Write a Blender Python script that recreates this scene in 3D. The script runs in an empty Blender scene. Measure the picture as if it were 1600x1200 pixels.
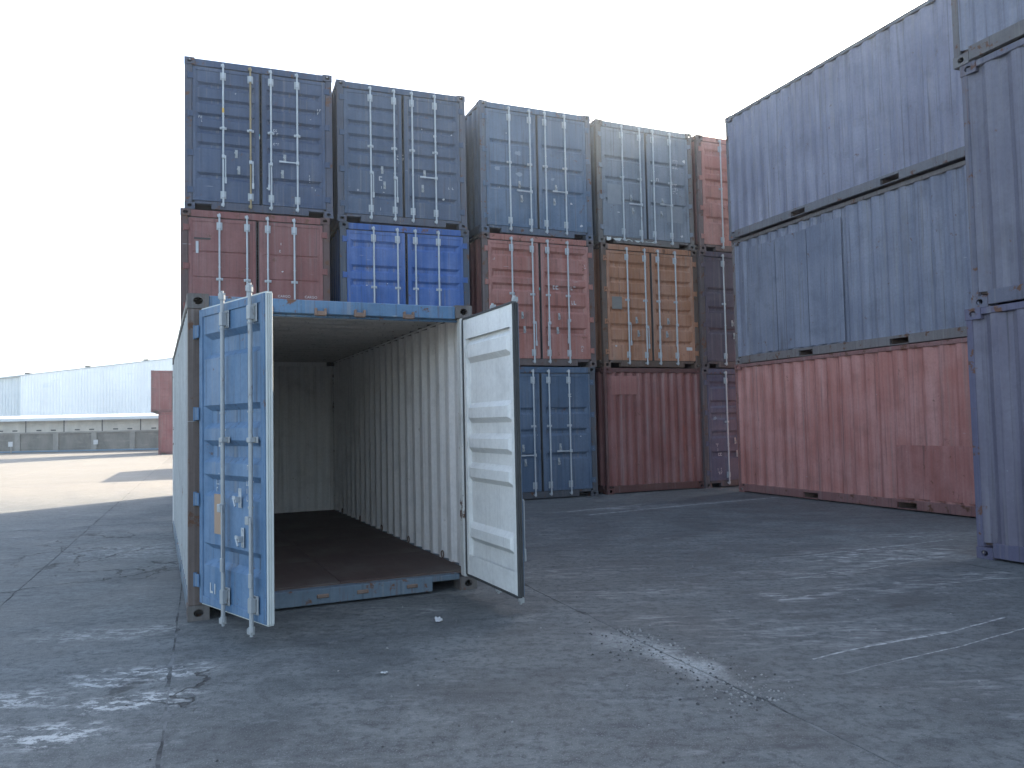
import bpy, math, random
from mathutils import Vector, Matrix
random.seed(7)
scene = bpy.context.scene
R = math.radians

# ------------------------------------------------------------------ camera, sky, sun, exposure
CAM_H, PITCH, ROLL = 1.5047, 0.049098, -0.021208
cam_data = bpy.data.cameras.new('camera')
cam_data.sensor_width = 36.0
cam_data.lens = 1220.4 / 1600 * 36
cam_data.clip_start, cam_data.clip_end = 0.05, 3000
cam = bpy.data.objects.new('camera', cam_data)
scene.collection.objects.link(cam)
fw = Vector((0, math.cos(PITCH), math.sin(PITCH)))
up0 = Vector((0, -math.sin(PITCH), math.cos(PITCH)))
rt0 = Vector((1, 0, 0))
rt = rt0 * math.cos(ROLL) + up0 * math.sin(ROLL)
up = -rt0 * math.sin(ROLL) + up0 * math.cos(ROLL)
cam.matrix_world = Matrix(((rt.x, up.x, -fw.x, 0), (rt.y, up.y, -fw.y, 0), (rt.z, up.z, -fw.z, CAM_H), (0, 0, 0, 1)))
scene.camera = cam

SUN_AZ, SUN_EL = R(29.5), R(24.5)          # azimuth clockwise from +Y (the view direction), elevation
world = bpy.data.worlds.new('World')
scene.world = world
world.use_nodes = True
wn = world.node_tree.nodes
wl = world.node_tree.links
bg = wn['Background']
sky = wn.new('ShaderNodeTexSky')
sky.sky_type = 'NISHITA'
sky.sun_disc = False
sky.sun_elevation = SUN_EL
sky.sun_rotation = SUN_AZ
sky.air_density = 1.0
sky.dust_density = 2.2
sky.ozone_density = 1.0
sky.altitude = 10
hz = wn.new('ShaderNodeHueSaturation')          # hazy, whitish sky over the whole dome
hz.inputs['Saturation'].default_value = 0.78
wl.new(sky.outputs[0], hz.inputs['Color'])
wl.new(hz.outputs[0], bg.inputs[0])
bg.inputs[1].default_value = 0.13
sd = bpy.data.lights.new('sun', 'SUN')
sd.energy = 4.2
sd.angle = R(0.53)
sd.color = (1.0, 0.87, 0.70)
sun = bpy.data.objects.new('sun', sd)
scene.collection.objects.link(sun)
sdir = Vector((math.sin(SUN_AZ) * math.cos(SUN_EL), math.cos(SUN_AZ) * math.cos(SUN_EL), math.sin(SUN_EL)))
sun.rotation_euler = sdir.to_track_quat('Z', 'Y').to_euler()
sun.location = sdir * 60
vs = scene.view_settings
vs.view_transform = 'Standard'
vs.look = 'None'
vs.gamma = 1.0
vs.use_curve_mapping = False
vs.exposure = 2.1
scene.cycles.max_bounces = 8
scene.cycles.diffuse_bounces = 5
scene.cycles.sample_clamp_indirect = 6

# ------------------------------------------------------------------ mesh and object helpers
C = scene.collection
class MB:
    def __init__(s): s.v = []; s.f = []; s.m = []
    def quad(s, *pts, m=0):
        b = len(s.v); s.v += [tuple(p) for p in pts]; s.f.append(tuple(range(b, b + len(pts)))); s.m.append(m)
    def box(s, x0, x1, y0, y1, z0, z1, m=0, b=0.0):
        if x0 > x1: x0, x1 = x1, x0
        if y0 > y1: y0, y1 = y1, y0
        if z0 > z1: z0, z1 = z1, z0
        if b <= 0:
            k = len(s.v)
            s.v += [(x, y, z) for z in (z0, z1) for y in (y0, y1) for x in (x0, x1)]
            for q in ((0, 2, 3, 1), (4, 5, 7, 6), (0, 1, 5, 4), (2, 6, 7, 3), (0, 4, 6, 2), (1, 3, 7, 5)):
                s.f.append(tuple(k + i for i in q)); s.m.append(m)
            return
        # chamfered box: 24 vertices
        k = len(s.v); idx = {}
        X = (x0, x1); Y = (y0, y1); Z = (z0, z1)
        for i in (0, 1):
            for j in (0, 1):
                for l in (0, 1):
                    sx, sy, sz = (1 - 2 * i) * b, (1 - 2 * j) * b, (1 - 2 * l) * b
                    for a, p in enumerate(((X[i], Y[j] + sy, Z[l] + sz), (X[i] + sx, Y[j], Z[l] + sz), (X[i] + sx, Y[j] + sy, Z[l]))):
                        idx[(i, j, l, a)] = len(s.v); s.v.append(p)
        def F(*ks): s.f.append(tuple(idx[q] for q in ks)); s.m.append(m)
        for i in (0, 1): F((i, 0, 0, 0), (i, 1, 0, 0), (i, 1, 1, 0), (i, 0, 1, 0))
        for j in (0, 1): F((0, j, 0, 1), (1, j, 0, 1), (1, j, 1, 1), (0, j, 1, 1))
        for l in (0, 1): F((0, 0, l, 2), (1, 0, l, 2), (1, 1, l, 2), (0, 1, l, 2))
        for i in (0, 1):
            for j in (0, 1): F((i, j, 0, 0), (i, j, 1, 0), (i, j, 1, 1), (i, j, 0, 1))
            for l in (0, 1): F((i, 0, l, 0), (i, 1, l, 0), (i, 1, l, 2), (i, 0, l, 2))
        for j in (0, 1):
            for l in (0, 1): F((0, j, l, 1), (1, j, l, 1), (1, j, l, 2), (0, j, l, 2))
        for i in (0, 1):
            for j in (0, 1):
                for l in (0, 1): F((i, j, l, 0), (i, j, l, 1), (i, j, l, 2))
    def tube(s, p0, p1, r, n=10, r1=None, m=0):
        p0 = Vector(p0); p1 = Vector(p1); d = (p1 - p0).normalized()
        a = d.orthogonal().normalized(); c = d.cross(a)
        r1 = r if r1 is None else r1
        k = len(s.v)
        for p, rr in ((p0, r), (p1, r1)):
            for i in range(n):
                t = 2 * math.pi * i / n
                s.v.append(tuple(p + rr * (math.cos(t) * a + math.sin(t) * c)))
        for i in range(n):
            j = (i + 1) % n
            s.f.append((k + i, k + j, k + n + j, k + n + i)); s.m.append(m)
        s.f.append(tuple(k + i for i in reversed(range(n)))); s.m.append(m)
        s.f.append(tuple(k + n + i for i in range(n))); s.m.append(m)
    def mirror_x(s):
        s.v = [(-x, y, z) for x, y, z in s.v]; s.f = [tuple(reversed(f)) for f in s.f]
        return s
    def mesh(s, name, mats):
        me = bpy.data.meshes.new(name)
        me.from_pydata(s.v, [], s.f)
        for mt in mats: me.materials.append(mt)
        if len(mats) > 1: me.polygons.foreach_set('material_index', s.m)
        me.update()
        return me
CACHE = {}
def cached(key, fn):
    if key not in CACHE: CACHE[key] = fn()
    return CACHE[key]
def obj(name, me, parent=None, loc=(0, 0, 0), rz=0, color=None):
    o = bpy.data.objects.new(name, me); C.objects.link(o)
    o.parent = parent; o.location = loc; o.rotation_euler = (0, 0, rz)
    if color: o.color = color
    return o
def tag(o, label=None, cat=None, group=None, kind=None):
    if label: o['label'] = label
    if cat: o['category'] = cat
    if group: o['group'] = group
    if kind: o['kind'] = kind
    return o

# ------------------------------------------------------------------ materials
def new_mat(name):
    m = bpy.data.materials.new(name); m.use_nodes = True
    nt = m.node_tree; b = nt.nodes['Principled BSDF']
    return m, nt, b
class N:
    """small node-building helper"""
    def __init__(s, nt): s.nt = nt
    def node(s, t, **kw):
        n = s.nt.nodes.new(t)
        for k, v in kw.items(): setattr(n, k, v)
        return n
    def link(s, a, b): s.nt.links.new(a, b)
    def put(s, sock, v):
        if hasattr(v, 'is_linked') or hasattr(v, 'links'): s.link(v, sock)
        else: sock.default_value = v
    def math(s, op, a, b=None, clamp=False):
        n = s.node('ShaderNodeMath', operation=op, use_clamp=clamp); s.put(n.inputs[0], a)
        if b is not None: s.put(n.inputs[1], b)
        return n.outputs[0]
    def vmath(s, op, a, b=None):
        n = s.node('ShaderNodeVectorMath', operation=op); s.put(n.inputs[0], a)
        if b is not None: s.put(n.inputs[1], b)
        return n.outputs['Value' if op in ('LENGTH', 'DOT_PRODUCT', 'DISTANCE') else 'Vector']
    def noise(s, vec, scale, detail=4, rough=0.55, dist=0.0, color=False):
        n = s.node('ShaderNodeTexNoise'); s.put(n.inputs['Vector'], vec)
        n.inputs['Scale'].default_value = scale; n.inputs['Detail'].default_value = detail
        n.inputs['Roughness'].default_value = rough; n.inputs['Distortion'].default_value = dist
        return n.outputs[1 if color else 0]
    def ramp(s, v, lo, hi, a=0.0, b=1.0):
        n = s.node('ShaderNodeMapRange', interpolation_type='SMOOTHSTEP'); s.put(n.inputs[0], v)
        for i, q in ((1, lo), (2, hi), (3, a), (4, b)): n.inputs[i].default_value = q
        return n.outputs[0]
    def mix(s, f, a, b, blend='MIX'):
        n = s.node('ShaderNodeMix', data_type='RGBA', blend_type=blend); s.put(n.inputs[0], f)
        s.put(n.inputs[6], a); s.put(n.inputs[7], b)
        return n.outputs[2]
    def bump(s, h, strength, dist, prev=None):
        n = s.node('ShaderNodeBump'); n.inputs['Strength'].default_value = strength; n.inputs['Distance'].default_value = dist
        s.put(n.inputs['Height'], h)
        if prev is not None: s.link(prev, n.inputs['Normal'])
        return n.outputs[0]
def col(r, g, b): return (r, g, b, 1.0)

def paint_material(name, rust=0.5, fade=0.35, scuff=0.5, rough=0.55, fixed=None, grime=1.0):
    """painted steel: colour from the object, chalky fading, rust blooms and runs, pale scuffs"""
    m, nt, b = new_mat(name); g = N(nt)
    info = g.node('ShaderNodeObjectInfo'); tc = g.node('ShaderNodeTexCoord')
    seed = g.math('MULTIPLY', info.outputs['Alpha'], 91.0)
    comb = g.node('ShaderNodeCombineXYZ')
    for i in range(3): g.link(seed, comb.inputs[i])
    P = g.vmath('ADD', tc.outputs['Object'], comb.outputs[0])
    S = g.vmath('MULTIPLY', P, (9.0, 9.0, 0.55))
    base = info.outputs['Color'] if fixed is None else col(*fixed)
    cloud = g.noise(P, 1.1, 3, 0.6)
    streak = g.noise(S, 1.0, 3, 0.6)
    fine = g.noise(P, 26, 3, 0.65)
    # chalked paint
    hs = g.node('ShaderNodeHueSaturation'); hs.inputs['Saturation'].default_value = 0.72; hs.inputs['Value'].default_value = 1.5
    g.put(hs.inputs['Color'], base)
    f = g.math('MULTIPLY', g.ramp(g.math('ADD', g.math('MULTIPLY', cloud, 0.55), g.math('MULTIPLY', streak, 0.45)), 0.36, 0.66), fade)
    c = g.mix(f, base, hs.outputs[0])
    hs2 = g.node('ShaderNodeHueSaturation'); hs2.inputs['Saturation'].default_value = 0.9; hs2.inputs['Value'].default_value = 0.62
    g.put(hs2.inputs['Color'], base)
    cloud2 = g.noise(P, 2.7, 4, 0.62)
    c = g.mix(g.ramp(cloud2, 0.5, 0.74, 0, 0.45), c, hs2.outputs[0])
    c = g.mix(g.ramp(fine, 0.3, 0.8, 0, 0.28), c, hs2.outputs[0])
    # grey dust runs
    runs = g.noise(g.vmath('MULTIPLY', P, (16.0, 16.0, 0.35)), 1.0, 4, 0.6)
    c = g.mix(g.ramp(runs, 0.53, 0.76, 0, 0.42 * grime), c, col(0.25, 0.24, 0.23))
    runs2 = g.noise(g.vmath('MULTIPLY', g.vmath('ADD', P, (3.1, 1.7, 9.2)), (30.0, 30.0, 0.5)), 1.0, 3, 0.65)
    c = g.mix(g.ramp(runs2, 0.54, 0.74, 0, 0.5 * grime), c, col(0.045, 0.043, 0.045))
    # rust blooms with runs below them
    rn = g.noise(P, 5.5, 5, 0.72)
    rs = g.noise(g.vmath('MULTIPLY', P, (24.0, 24.0, 1.3)), 1.0, 3, 0.65)
    rmask = g.math('MAXIMUM', g.ramp(rn, 0.70 - 0.12 * rust, 0.76 - 0.12 * rust),
                   g.math('MULTIPLY', g.ramp(rs, 0.68 - 0.10 * rust, 0.84 - 0.10 * rust), 0.55))
    rcol = g.mix(fine, col(0.055, 0.026, 0.016), col(0.17, 0.075, 0.035))
    c = g.mix(g.math('MULTIPLY', rmask, min(1.0, 0.45 + rust * 0.5)), c, rcol)
    # scuffs: short pale scrapes
    sc1 = g.noise(g.vmath('MULTIPLY', P, (3.0, 3.0, 30.0)), 1.0, 2, 0.5, 0.5)
    sc2 = g.noise(P, 3.3, 2, 0.5)
    smask = g.math('MULTIPLY', g.ramp(sc1, 0.735, 0.78), g.ramp(sc2, 0.54, 0.62))
    sp = g.noise(P, 46, 2, 0.5)
    smask = g.math('MAXIMUM', smask, g.math('MULTIPLY', g.ramp(sp, 0.745, 0.77), g.ramp(g.noise(P, 2.1, 2), 0.5, 0.62)))
    c = g.mix(g.math('MULTIPLY', smask, scuff), c, col(0.5, 0.52, 0.54))
    g.link(c, b.inputs['Base Color'])
    g.put(b.inputs['Roughness'], g.math('ADD', rough, g.math('MULTIPLY', g.math('SUBTRACT', fine, 0.5), 0.25)))
    b.inputs['Specular IOR Level'].default_value = 0.35
    dents = g.noise(P, 1.7, 1, 0.5)
    nb = g.bump(dents, 0.55, 0.05)
    nb = g.bump(g.math('ADD', g.math('MULTIPLY', fine, 0.4), rmask), 0.25, 0.004, nb)
    g.link(nb, b.inputs['Normal'])
    return m
M = {}
M['panel'] = paint_material('painted_panel', 0.5, 0.6, 0.6)
M['frame'] = paint_material('worn_frame_paint', 1.0, 0.3, 0.6, 0.65)
M['lining'] = paint_material('lining_paint', 0.05, 0.1, 0.2, 0.6, fixed=(0.74, 0.75, 0.735), grime=0.22)
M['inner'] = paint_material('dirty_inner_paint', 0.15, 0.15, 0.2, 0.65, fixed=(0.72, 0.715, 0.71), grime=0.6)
M['ceiling'] = paint_material('shaded_grimy_ceiling_paint', 0.5, 0.1, 0.1, 0.7, fixed=(0.46, 0.44, 0.41))  # base colour darkened to carry the ceiling's shade; rust and grime runs over it
def metal_material(name, c1, c2, rough, metallic, rust=0.3):
    m, nt, b = new_mat(name); g = N(nt)
    tc = g.node('ShaderNodeTexCoord'); info = g.node('ShaderNodeObjectInfo')
    comb = g.node('ShaderNodeCombineXYZ'); s = g.math('MULTIPLY', info.outputs['Random'], 50.0)
    for i in range(3): g.link(s, comb.inputs[i])
    P = g.vmath('ADD', tc.outputs['Object'], comb.outputs[0])
    n1 = g.noise(P, 9, 5, 0.6)
    c = g.mix(n1, col(*c1), col(*c2))
    rm = g.ramp(g.noise(g.vmath('MULTIPLY', P, (1, 1, 0.35)), 11, 6, 0.7), 0.66 - 0.12 * rust, 0.78 - 0.12 * rust)
    c = g.mix(g.math('MULTIPLY', rm, 0.7), c, col(0.11, 0.06, 0.035))
    g.link(c, b.inputs['Base Color'])
    b.inputs['Roughness'].default_value = rough; b.inputs['Metallic'].default_value = metallic
    g.link(g.bump(n1, 0.2, 0.003), b.inputs['Normal'])
    return m
M['galv'] = metal_material('galvanised_steel', (0.30, 0.33, 0.355), (0.50, 0.53, 0.55), 0.5, 0.25, 0.35)
M['ochre'] = metal_material('ochre_rod_paint', (0.22, 0.17, 0.09), (0.36, 0.29, 0.17), 0.6, 0.1, 0.6)
M['oldgalv'] = metal_material('worn_galvanised_steel', (0.26, 0.28, 0.29), (0.42, 0.44, 0.45), 0.55, 0.25, 0.6)
M['rusty'] = metal_material('rusty_steel', (0.10, 0.065, 0.05), (0.22, 0.16, 0.13), 0.8, 0.0, 0.6)
M['rubber'] = metal_material('black_rubber', (0.028, 0.029, 0.030), (0.075, 0.077, 0.078), 0.7, 0.0, 0.0)
M['seal'] = metal_material('pale_door_seal', (0.42, 0.46, 0.45), (0.60, 0.63, 0.61), 0.6, 0.0, 0.1)
M['white'] = metal_material('white_stencil', (0.36, 0.37, 0.38), (0.62, 0.63, 0.63), 0.6, 0.0, 0.0)
M['teal'] = metal_material('teal_label', (0.05, 0.32, 0.30), (0.08, 0.42, 0.40), 0.5, 0.0, 0.0)
M['yellow'] = metal_material('yellow_tape', (0.55, 0.33, 0.05), (0.65, 0.42, 0.09), 0.5, 0.0, 0.0)
M['scuff'] = metal_material('pale_scuffed_paint', (0.12, 0.18, 0.25), (0.30, 0.35, 0.40), 0.7, 0.0, 0.1)
M['greypatch'] = metal_material('grey_paint_patch', (0.15, 0.15, 0.14), (0.22, 0.21, 0.19), 0.7, 0.0, 0.2)
M['palepatch'] = metal_material('pale_paint_patch', (0.17, 0.195, 0.225), (0.26, 0.285, 0.30), 0.7, 0.0, 0.1)
M['dark'] = metal_material('dark_metal', (0.03, 0.03, 0.032), (0.06, 0.055, 0.05), 0.7, 0.0, 0.2)
M['brown_card'] = metal_material('brown_plate', (0.30, 0.20, 0.14), (0.38, 0.27, 0.19), 0.7, 0.0, 0.1)
m, nt, b = new_mat('plywood_floor'); g = N(nt)
tc = g.node('ShaderNodeTexCoord')
gr = g.noise(g.vmath('MULTIPLY', tc.outputs['Object'], (9, 0.9, 1)), 2.0, 6, 0.65, 0.3)
cl = g.noise(tc.outputs['Object'], 1.6, 5, 0.6)
c = g.mix(gr, col(0.036, 0.021, 0.018), col(0.088, 0.055, 0.046))
c = g.mix(g.ramp(cl, 0.45, 0.75, 0, 0.5), c, col(0.12, 0.105, 0.095))
g.link(c, b.inputs['Base Color']); b.inputs['Roughness'].default_value = 0.75
g.link(g.bump(gr, 0.3, 0.004), b.inputs['Normal']); M['ply'] = m

# ------------------------------------------------------------------ ground: concrete slabs
def seg_mask(g, P2, a, bb, w, soft):
    """1 near the segment a-b on the ground (world metres)"""
    ax, ay = a; dx, dy = bb[0] - ax, bb[1] - ay; ll = dx * dx + dy * dy
    rel = g.vmath('SUBTRACT', P2, (ax, ay, 0.0))
    t = g.math('DIVIDE', g.vmath('DOT_PRODUCT', rel, (dx, dy, 0.0)), ll, clamp=True)
    n = g.node('ShaderNodeVectorMath', operation='SCALE'); n.inputs[0].default_value = (dx, dy, 0.0); g.link(t, n.inputs[3])
    d = g.vmath('DISTANCE', rel, n.outputs[0])
    return g.ramp(d, w, w + soft, 1.0, 0.0)
def poly_mask(g, P2, pts, w, soft):
    r = None
    for a, c_ in zip(pts, pts[1:]):
        q = seg_mask(g, P2, a, c_, w, soft); r = q if r is None else g.math('MAXIMUM', r, q)
    return r
def spot_mask(g, P2, c_, rx, ry, ang=0.0):
    rel = g.vmath('SUBTRACT', P2, (c_[0], c_[1], 0.0)); ca, sa = math.cos(ang), math.sin(ang)
    cx = g.vmath('DOT_PRODUCT', rel, (ca / rx, sa / rx, 0.0)); cy = g.vmath('DOT_PRODUCT', rel, (-sa / ry, ca / ry, 0.0))
    d = g.math('SQRT', g.math('ADD', g.math('MULTIPLY', cx, cx), g.math('MULTIPLY', cy, cy)))
    return g.ramp(d, 0.25, 1.0, 1.0, 0.0)
def concrete_ground(near):
    m, nt, b = new_mat('yard_concrete' if near else 'far_yard_concrete'); g = N(nt)
    geo = g.node('ShaderNodeNewGeometry'); info = g.node('ShaderNodeObjectInfo')
    P = geo.outputs['Position']
    P2 = g.vmath('MULTIPLY', P, (1, 1, 0))
    wob = g.noise(P, 2.2, 4, 0.6, 0, True)
    Pw = g.vmath('ADD', P2, g.vmath('MULTIPLY', g.vmath('SUBTRACT', wob, (0.5, 0.5, 0.5)), (0.5, 0.5, 0)))
    big = g.noise(P, 0.22, 6, 0.6); mid = g.noise(P, 1.3, 6, 0.65); fine = g.noise(P, 17, 5, 0.7); grit = g.noise(P, 120, 2, 0.7)
    wipe = g.noise(g.vmath('MULTIPLY', P, (0.8, 3.0, 1.0)), 1.2, 6, 0.68)
    blot = g.noise(g.vmath('MULTIPLY', P, (0.8, 1.7, 1.0)), 4.2, 5, 0.7)
    wisp = g.noise(g.vmath('MULTIPLY', g.vmath('ADD', P, (7.0, 3.0, 0.0)), (0.9, 2.3, 1.0)), 2.4, 6, 0.74)
    c = g.mix(g.ramp(mid, 0.32, 0.68), col(0.074, 0.082, 0.083), col(0.164, 0.175, 0.173))
    c = g.mix(g.ramp(big, 0.35, 0.65, 0, 0.45), c, col(0.175, 0.182, 0.178))
    c = g.mix(g.ramp(wipe, 0.42, 0.70, 0, 0.55), c, col(0.084, 0.091, 0.096))
    c = g.mix(g.ramp(blot, 0.50, 0.64, 0, 0.62), c, col(0.064, 0.068, 0.072))
    c = g.mix(g.ramp(blot, 0.46, 0.34, 0, 0.35), c, col(0.205, 0.215, 0.214))
    c = g.mix(g.ramp(wisp, 0.56, 0.70, 0, 0.55), c, col(0.27, 0.285, 0.285))
    c = g.mix(g.ramp(fine, 0.44, 0.68, 0, 0.75), c, col(0.054, 0.057, 0.060))
    c = g.mix(g.ramp(grit, 0.55, 0.70, 0, 0.6), c, col(0.27, 0.28, 0.28))
    far = g.ramp(g.vmath('DOT_PRODUCT', P, (-0.3697, 0.9292, 0.0)), 15.0, 25.0, 0.0, 0.5)     # outer yard turns pale and warm, its sunlit tone put into the colour
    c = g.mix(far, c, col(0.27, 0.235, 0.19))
    tone = g.ramp(info.outputs['Random'], 0, 1, 0.9, 1.08)
    tn = g.node('ShaderNodeMix', data_type='RGBA', blend_type='MULTIPLY'); tn.inputs[0].default_value = 1.0
    g.link(c, tn.inputs[6])
    cmb = g.node('ShaderNodeCombineColor')
    for i in range(3): g.link(tone, cmb.inputs[i])
    g.link(cmb.outputs[0], tn.inputs[7]); c = tn.outputs[2]
    crack = 0.0
    if near:
        # oil and tyre stains
        for cc, rx, ry, an, k in (((3.02, 6.2), .20, .09, .3, .8), ((2.2, 5.95), .30, .10, .2, .55), ((1.24, 3.6), .16, .06, 0.1, .7), ((0.1, 5.75), .45, .18, .4, .35),
                               ((-3.6, 8.2), .8, .5, .2, .5), ((3.9, 11.5), 1.6, .5, -.3, .25), ((-0.2, 4.6), .9, .35, .2, .25), ((1.5, 8.5), 1.4, .6, .6, .25), ((-1.3, 3.9), .5, .2, .3, .3)):
            c = g.mix(g.math('MULTIPLY', spot_mask(g, Pw, cc, rx, ry, an), k), c, col(0.06, 0.06, 0.062))
        st = g.ramp(g.noise(P, 0.9, 5, 0.65, 0.6), 0.58, 0.74, 0, 0.4)
        c = g.mix(st, c, col(0.085, 0.086, 0.088))
        # pale dust, worn paint and scraped concrete
        chip = g.ramp(g.noise(g.vmath('MULTIPLY', P, (1.0, 1.8, 1.0)), 7.0, 8, 0.8, 0.3), 0.49, 0.56)
        for cc, rx, ry, an, k in (((-2.34, 4.90), .58, .26, .25, .9), ((-2.18, 4.42), .50, .22, .15, .9), ((-2.36, 3.95), .5, .24, .2, .9), ((-2.9, 4.45), .5, .3, .2, .7),
                               ((-4.6, 9.9), 1.6, .9, .2, .4), ((-3.0, 5.9), .8, .3, .2, .45)):
            c = g.mix(g.math('MULTIPLY', g.math('MULTIPLY', spot_mask(g, Pw, cc, rx, ry, an), chip), k), c, col(0.50, 0.51, 0.50))
        chip2 = g.ramp(g.noise(g.vmath('MULTIPLY', P, (1.2, 4.0, 1.0)), 3.0, 8, 0.72, 0.6), 0.47, 0.66)
        for cc, rx, ry, an, k in (((2.29, 6.65), .45, .28, .2, .9), ((4.0, 8.5), 1.7, .75, .25, .8), ((4.4, 7.3), .5, .25, .2, .7), ((2.9, 7.6), 1.4, .4, .2, .45), ((1.0, 6.9), 1.1, .35, .2, .4),
                               ((2.4, 13.6), 2.4, .35, .3, .75), ((5.0, 9.7), .9, .35, .2, .7), ((1.3, 5.9), .9, .3, -.2, .45), ((-.7, 6.35), .35, .16, .3, .5), ((2.1, 5.5), 1.5, .5, .2, .4), ((3.3, 6.9), 1.5, .45, .25, .5), ((.6, 7.9), 1.2, .4, .3, .35), ((2.6, 4.3), .9, .3, .2, .35), ((3.6, 4.6), .5, .22, .3, .5)):
            c = g.mix(g.math('MULTIPLY', g.math('MULTIPLY', spot_mask(g, Pw, cc, rx, ry, an), chip2), k), c, col(0.44, 0.45, 0.44))
        dust = g.math('MAXIMUM', spot_mask(g, Pw, (1.02, 4.90), .62, .20, -1.15), g.math('MULTIPLY', spot_mask(g, Pw, (.70, 5.45), .45, .22, -.9), .6))
        c = g.mix(g.math('MULTIPLY', dust, g.ramp(g.noise(P, 30, 6, 0.75), 0.33, 0.6, 0.15, 0.75)), c, col(0.42, 0.44, 0.43))
        # drag scrapes
        brk = g.ramp(g.noise(P, 14, 5, 0.75), 0.40, 0.62, 0.12, 1.0)
        small = g.vmath('ADD', P2, g.vmath('MULTIPLY', g.vmath('SUBTRACT', g.noise(P, 6, 3, 0.6, 0, True), (0.5, 0.5, 0.5)), (0.03, 0.03, 0)))
        for pts, w, k in (([(1.83, 4.92), (2.1, 5.08), (2.49, 5.25), (2.95, 5.44), (3.57, 5.81)], .005, .85), ([(2.36, 4.88), (2.85, 5.12), (3.44, 5.46), (4.14, 5.87)], .0035, .75), ([(1.90, 4.64), (2.36, 4.88)], .002, .45), ([(2.3, 5.18), (2.95, 5.46)], .011, .45),
                          ([(2.6, 7.35), (3.4, 7.7), (4.5, 8.3)], .006, .5), ([(3.1, 8.5), (4.2, 8.95), (5.2, 9.4)], .010, .6), ([(1.2, 12.6), (3.0, 13.7), (4.9, 14.7)], .03, .5), ([(.9, 13.1), (2.2, 13.9)], .03, .45)):
            c = g.mix(g.math('MULTIPLY', g.math('MULTIPLY', poly_mask(g, small, pts, w, w * 1.6), brk), k), c, col(0.52, 0.53, 0.52))
        # cracks
        Pc = g.vmath('ADD', P2, g.vmath('MULTIPLY', g.vmath('SUBTRACT', g.noise(P, 3.2, 3, 0.6, 0, True), (0.5, 0.5, 0.5)), (0.55, 0.55, 0)))
        vor = g.node('ShaderNodeTexVoronoi', feature='DISTANCE_TO_EDGE'); vor.inputs['Scale'].default_value = 1.35; g.link(Pc, vor.inputs['Vector'])
        area = g.math('MAXIMUM', spot_mask(g, Pw, (-4.1, 8.5), 1.1, .75, .3), g.math('MAXIMUM', g.math('MULTIPLY', spot_mask(g, Pw, (-5.5, 10.2), 1.2, 2.6, .4), .8), g.math('MULTIPLY', spot_mask(g, Pw, (-2.0, 4.6), .55, .8, .2), .55)))
        crack = g.math('MULTIPLY', g.ramp(vor.outputs['Distance'], 0.006, 0.020, 1, 0), g.ramp(area, 0.2, 0.6))
        crack = g.math('MAXIMUM', crack, poly_mask(g, Pc, [(-5.9, 6.9), (-4.9, 7.45), (-4.2, 8.0), (-3.85, 8.5), (-3.3, 8.9)], .007, .014))
        c = g.mix(g.math('MULTIPLY', crack, .85), c, col(0.03, 0.03, 0.03))
    g.link(c, b.inputs['Base Color'])
    g.put(b.inputs['Roughness'], g.ramp(mid, 0.3, 0.7, 0.62, 0.88))
    b.inputs['Specular IOR Level'].default_value = 0.3
    h = g.math('ADD', g.math('MULTIPLY', fine, 0.5), g.math('MULTIPLY', grit, 0.25))
    h = g.math('SUBTRACT', h, g.math('MULTIPLY', crack, 2.5))
    nb = g.bump(h, 0.75, 0.016)
    g.link(nb, b.inputs['Normal'])
    return m
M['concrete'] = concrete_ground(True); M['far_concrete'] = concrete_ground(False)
mj, nt, b = new_mat('joint_dirt'); b.inputs['Base Color'].default_value = col(0.16, 0.155, 0.145); b.inputs['Roughness'].default_value = 0.95
g = N(nt); tc = g.node('ShaderNodeTexCoord')
g.link(g.mix(g.ramp(g.noise(tc.outputs['Object'], 1.4, 6, .75), .40, .60), col(0.035, 0.036, 0.037), col(0.17, 0.178, 0.178)), b.inputs['Base Color'])
M['dirt'] = mj

gm = MB(); gm.quad((-900, -300, -0.022), (900, -300, -0.022), (900, 1500, -0.022), (-900, 1500, -0.022))
ground = tag(obj('ground', gm.mesh('ground', [M['far_concrete']])), kind='structure')
YC = 0.3787                                   # yaw of the yard grid (slab joints and the back row follow it)
U = Vector((math.cos(YC), math.sin(YC), 0)); V = Vector((-math.sin(YC), math.cos(YC), 0))
us = [-1.63 - 4.3 * k for k in range(9, 0, -1)] + [-1.63, -0.18, 2.77] + [2.77 + 4.3 * k for k in range(1, 6)]
vs_ = [-10.3 + 12.2 * k for k in range(7)]
def slab_mesh(w, d, mt):
    def f():
        q = MB(); q.box(0, w, 0, d, -0.06, 0, b=0.006)
        return q.mesh('concrete_slab', [M[mt]])
    def chipped():
        q = MB(); r = random.Random(int(w * 977 + d * 31)); loop = []
        for (ax, ay), (bx, by) in zip(((0, 0), (w, 0), (w, d), (0, d)), ((w, 0), (w, d), (0, d), (0, 0))):
            ln = math.hypot(bx - ax, by - ay); n = int(ln / 0.07); nx, ny = -(by - ay) / ln, (bx - ax) / ln
            ch = 0.0
            for k in range(n):
                if r.random() < 0.045: ch = r.uniform(0.012, 0.045)
                e = abs(r.gauss(0, .0022)) + ch * r.uniform(.5, 1); ch *= 0.55
                t = (k + .5) / n; loop.append((ax + (bx - ax) * t + nx * e, ay + (by - ay) * t + ny * e))
        n = len(loop)
        q.v = [(x, y, 0) for x, y in loop] + [(x, y, -0.06) for x, y in loop]
        q.f = [tuple(range(n))] + [(i, i + n, (i + 1) % n + n, (i + 1) % n) for i in range(n)]; q.m = [0] * (n + 1)
        return q.mesh('concrete_slab', [M[mt]])
    if mt == 'concrete': return cached(('slab', round(w, 3), round(d, 3), mt), chipped)
    return cached(('slab', round(w, 3), round(d, 3), mt), f)
base_q = MB()
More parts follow.
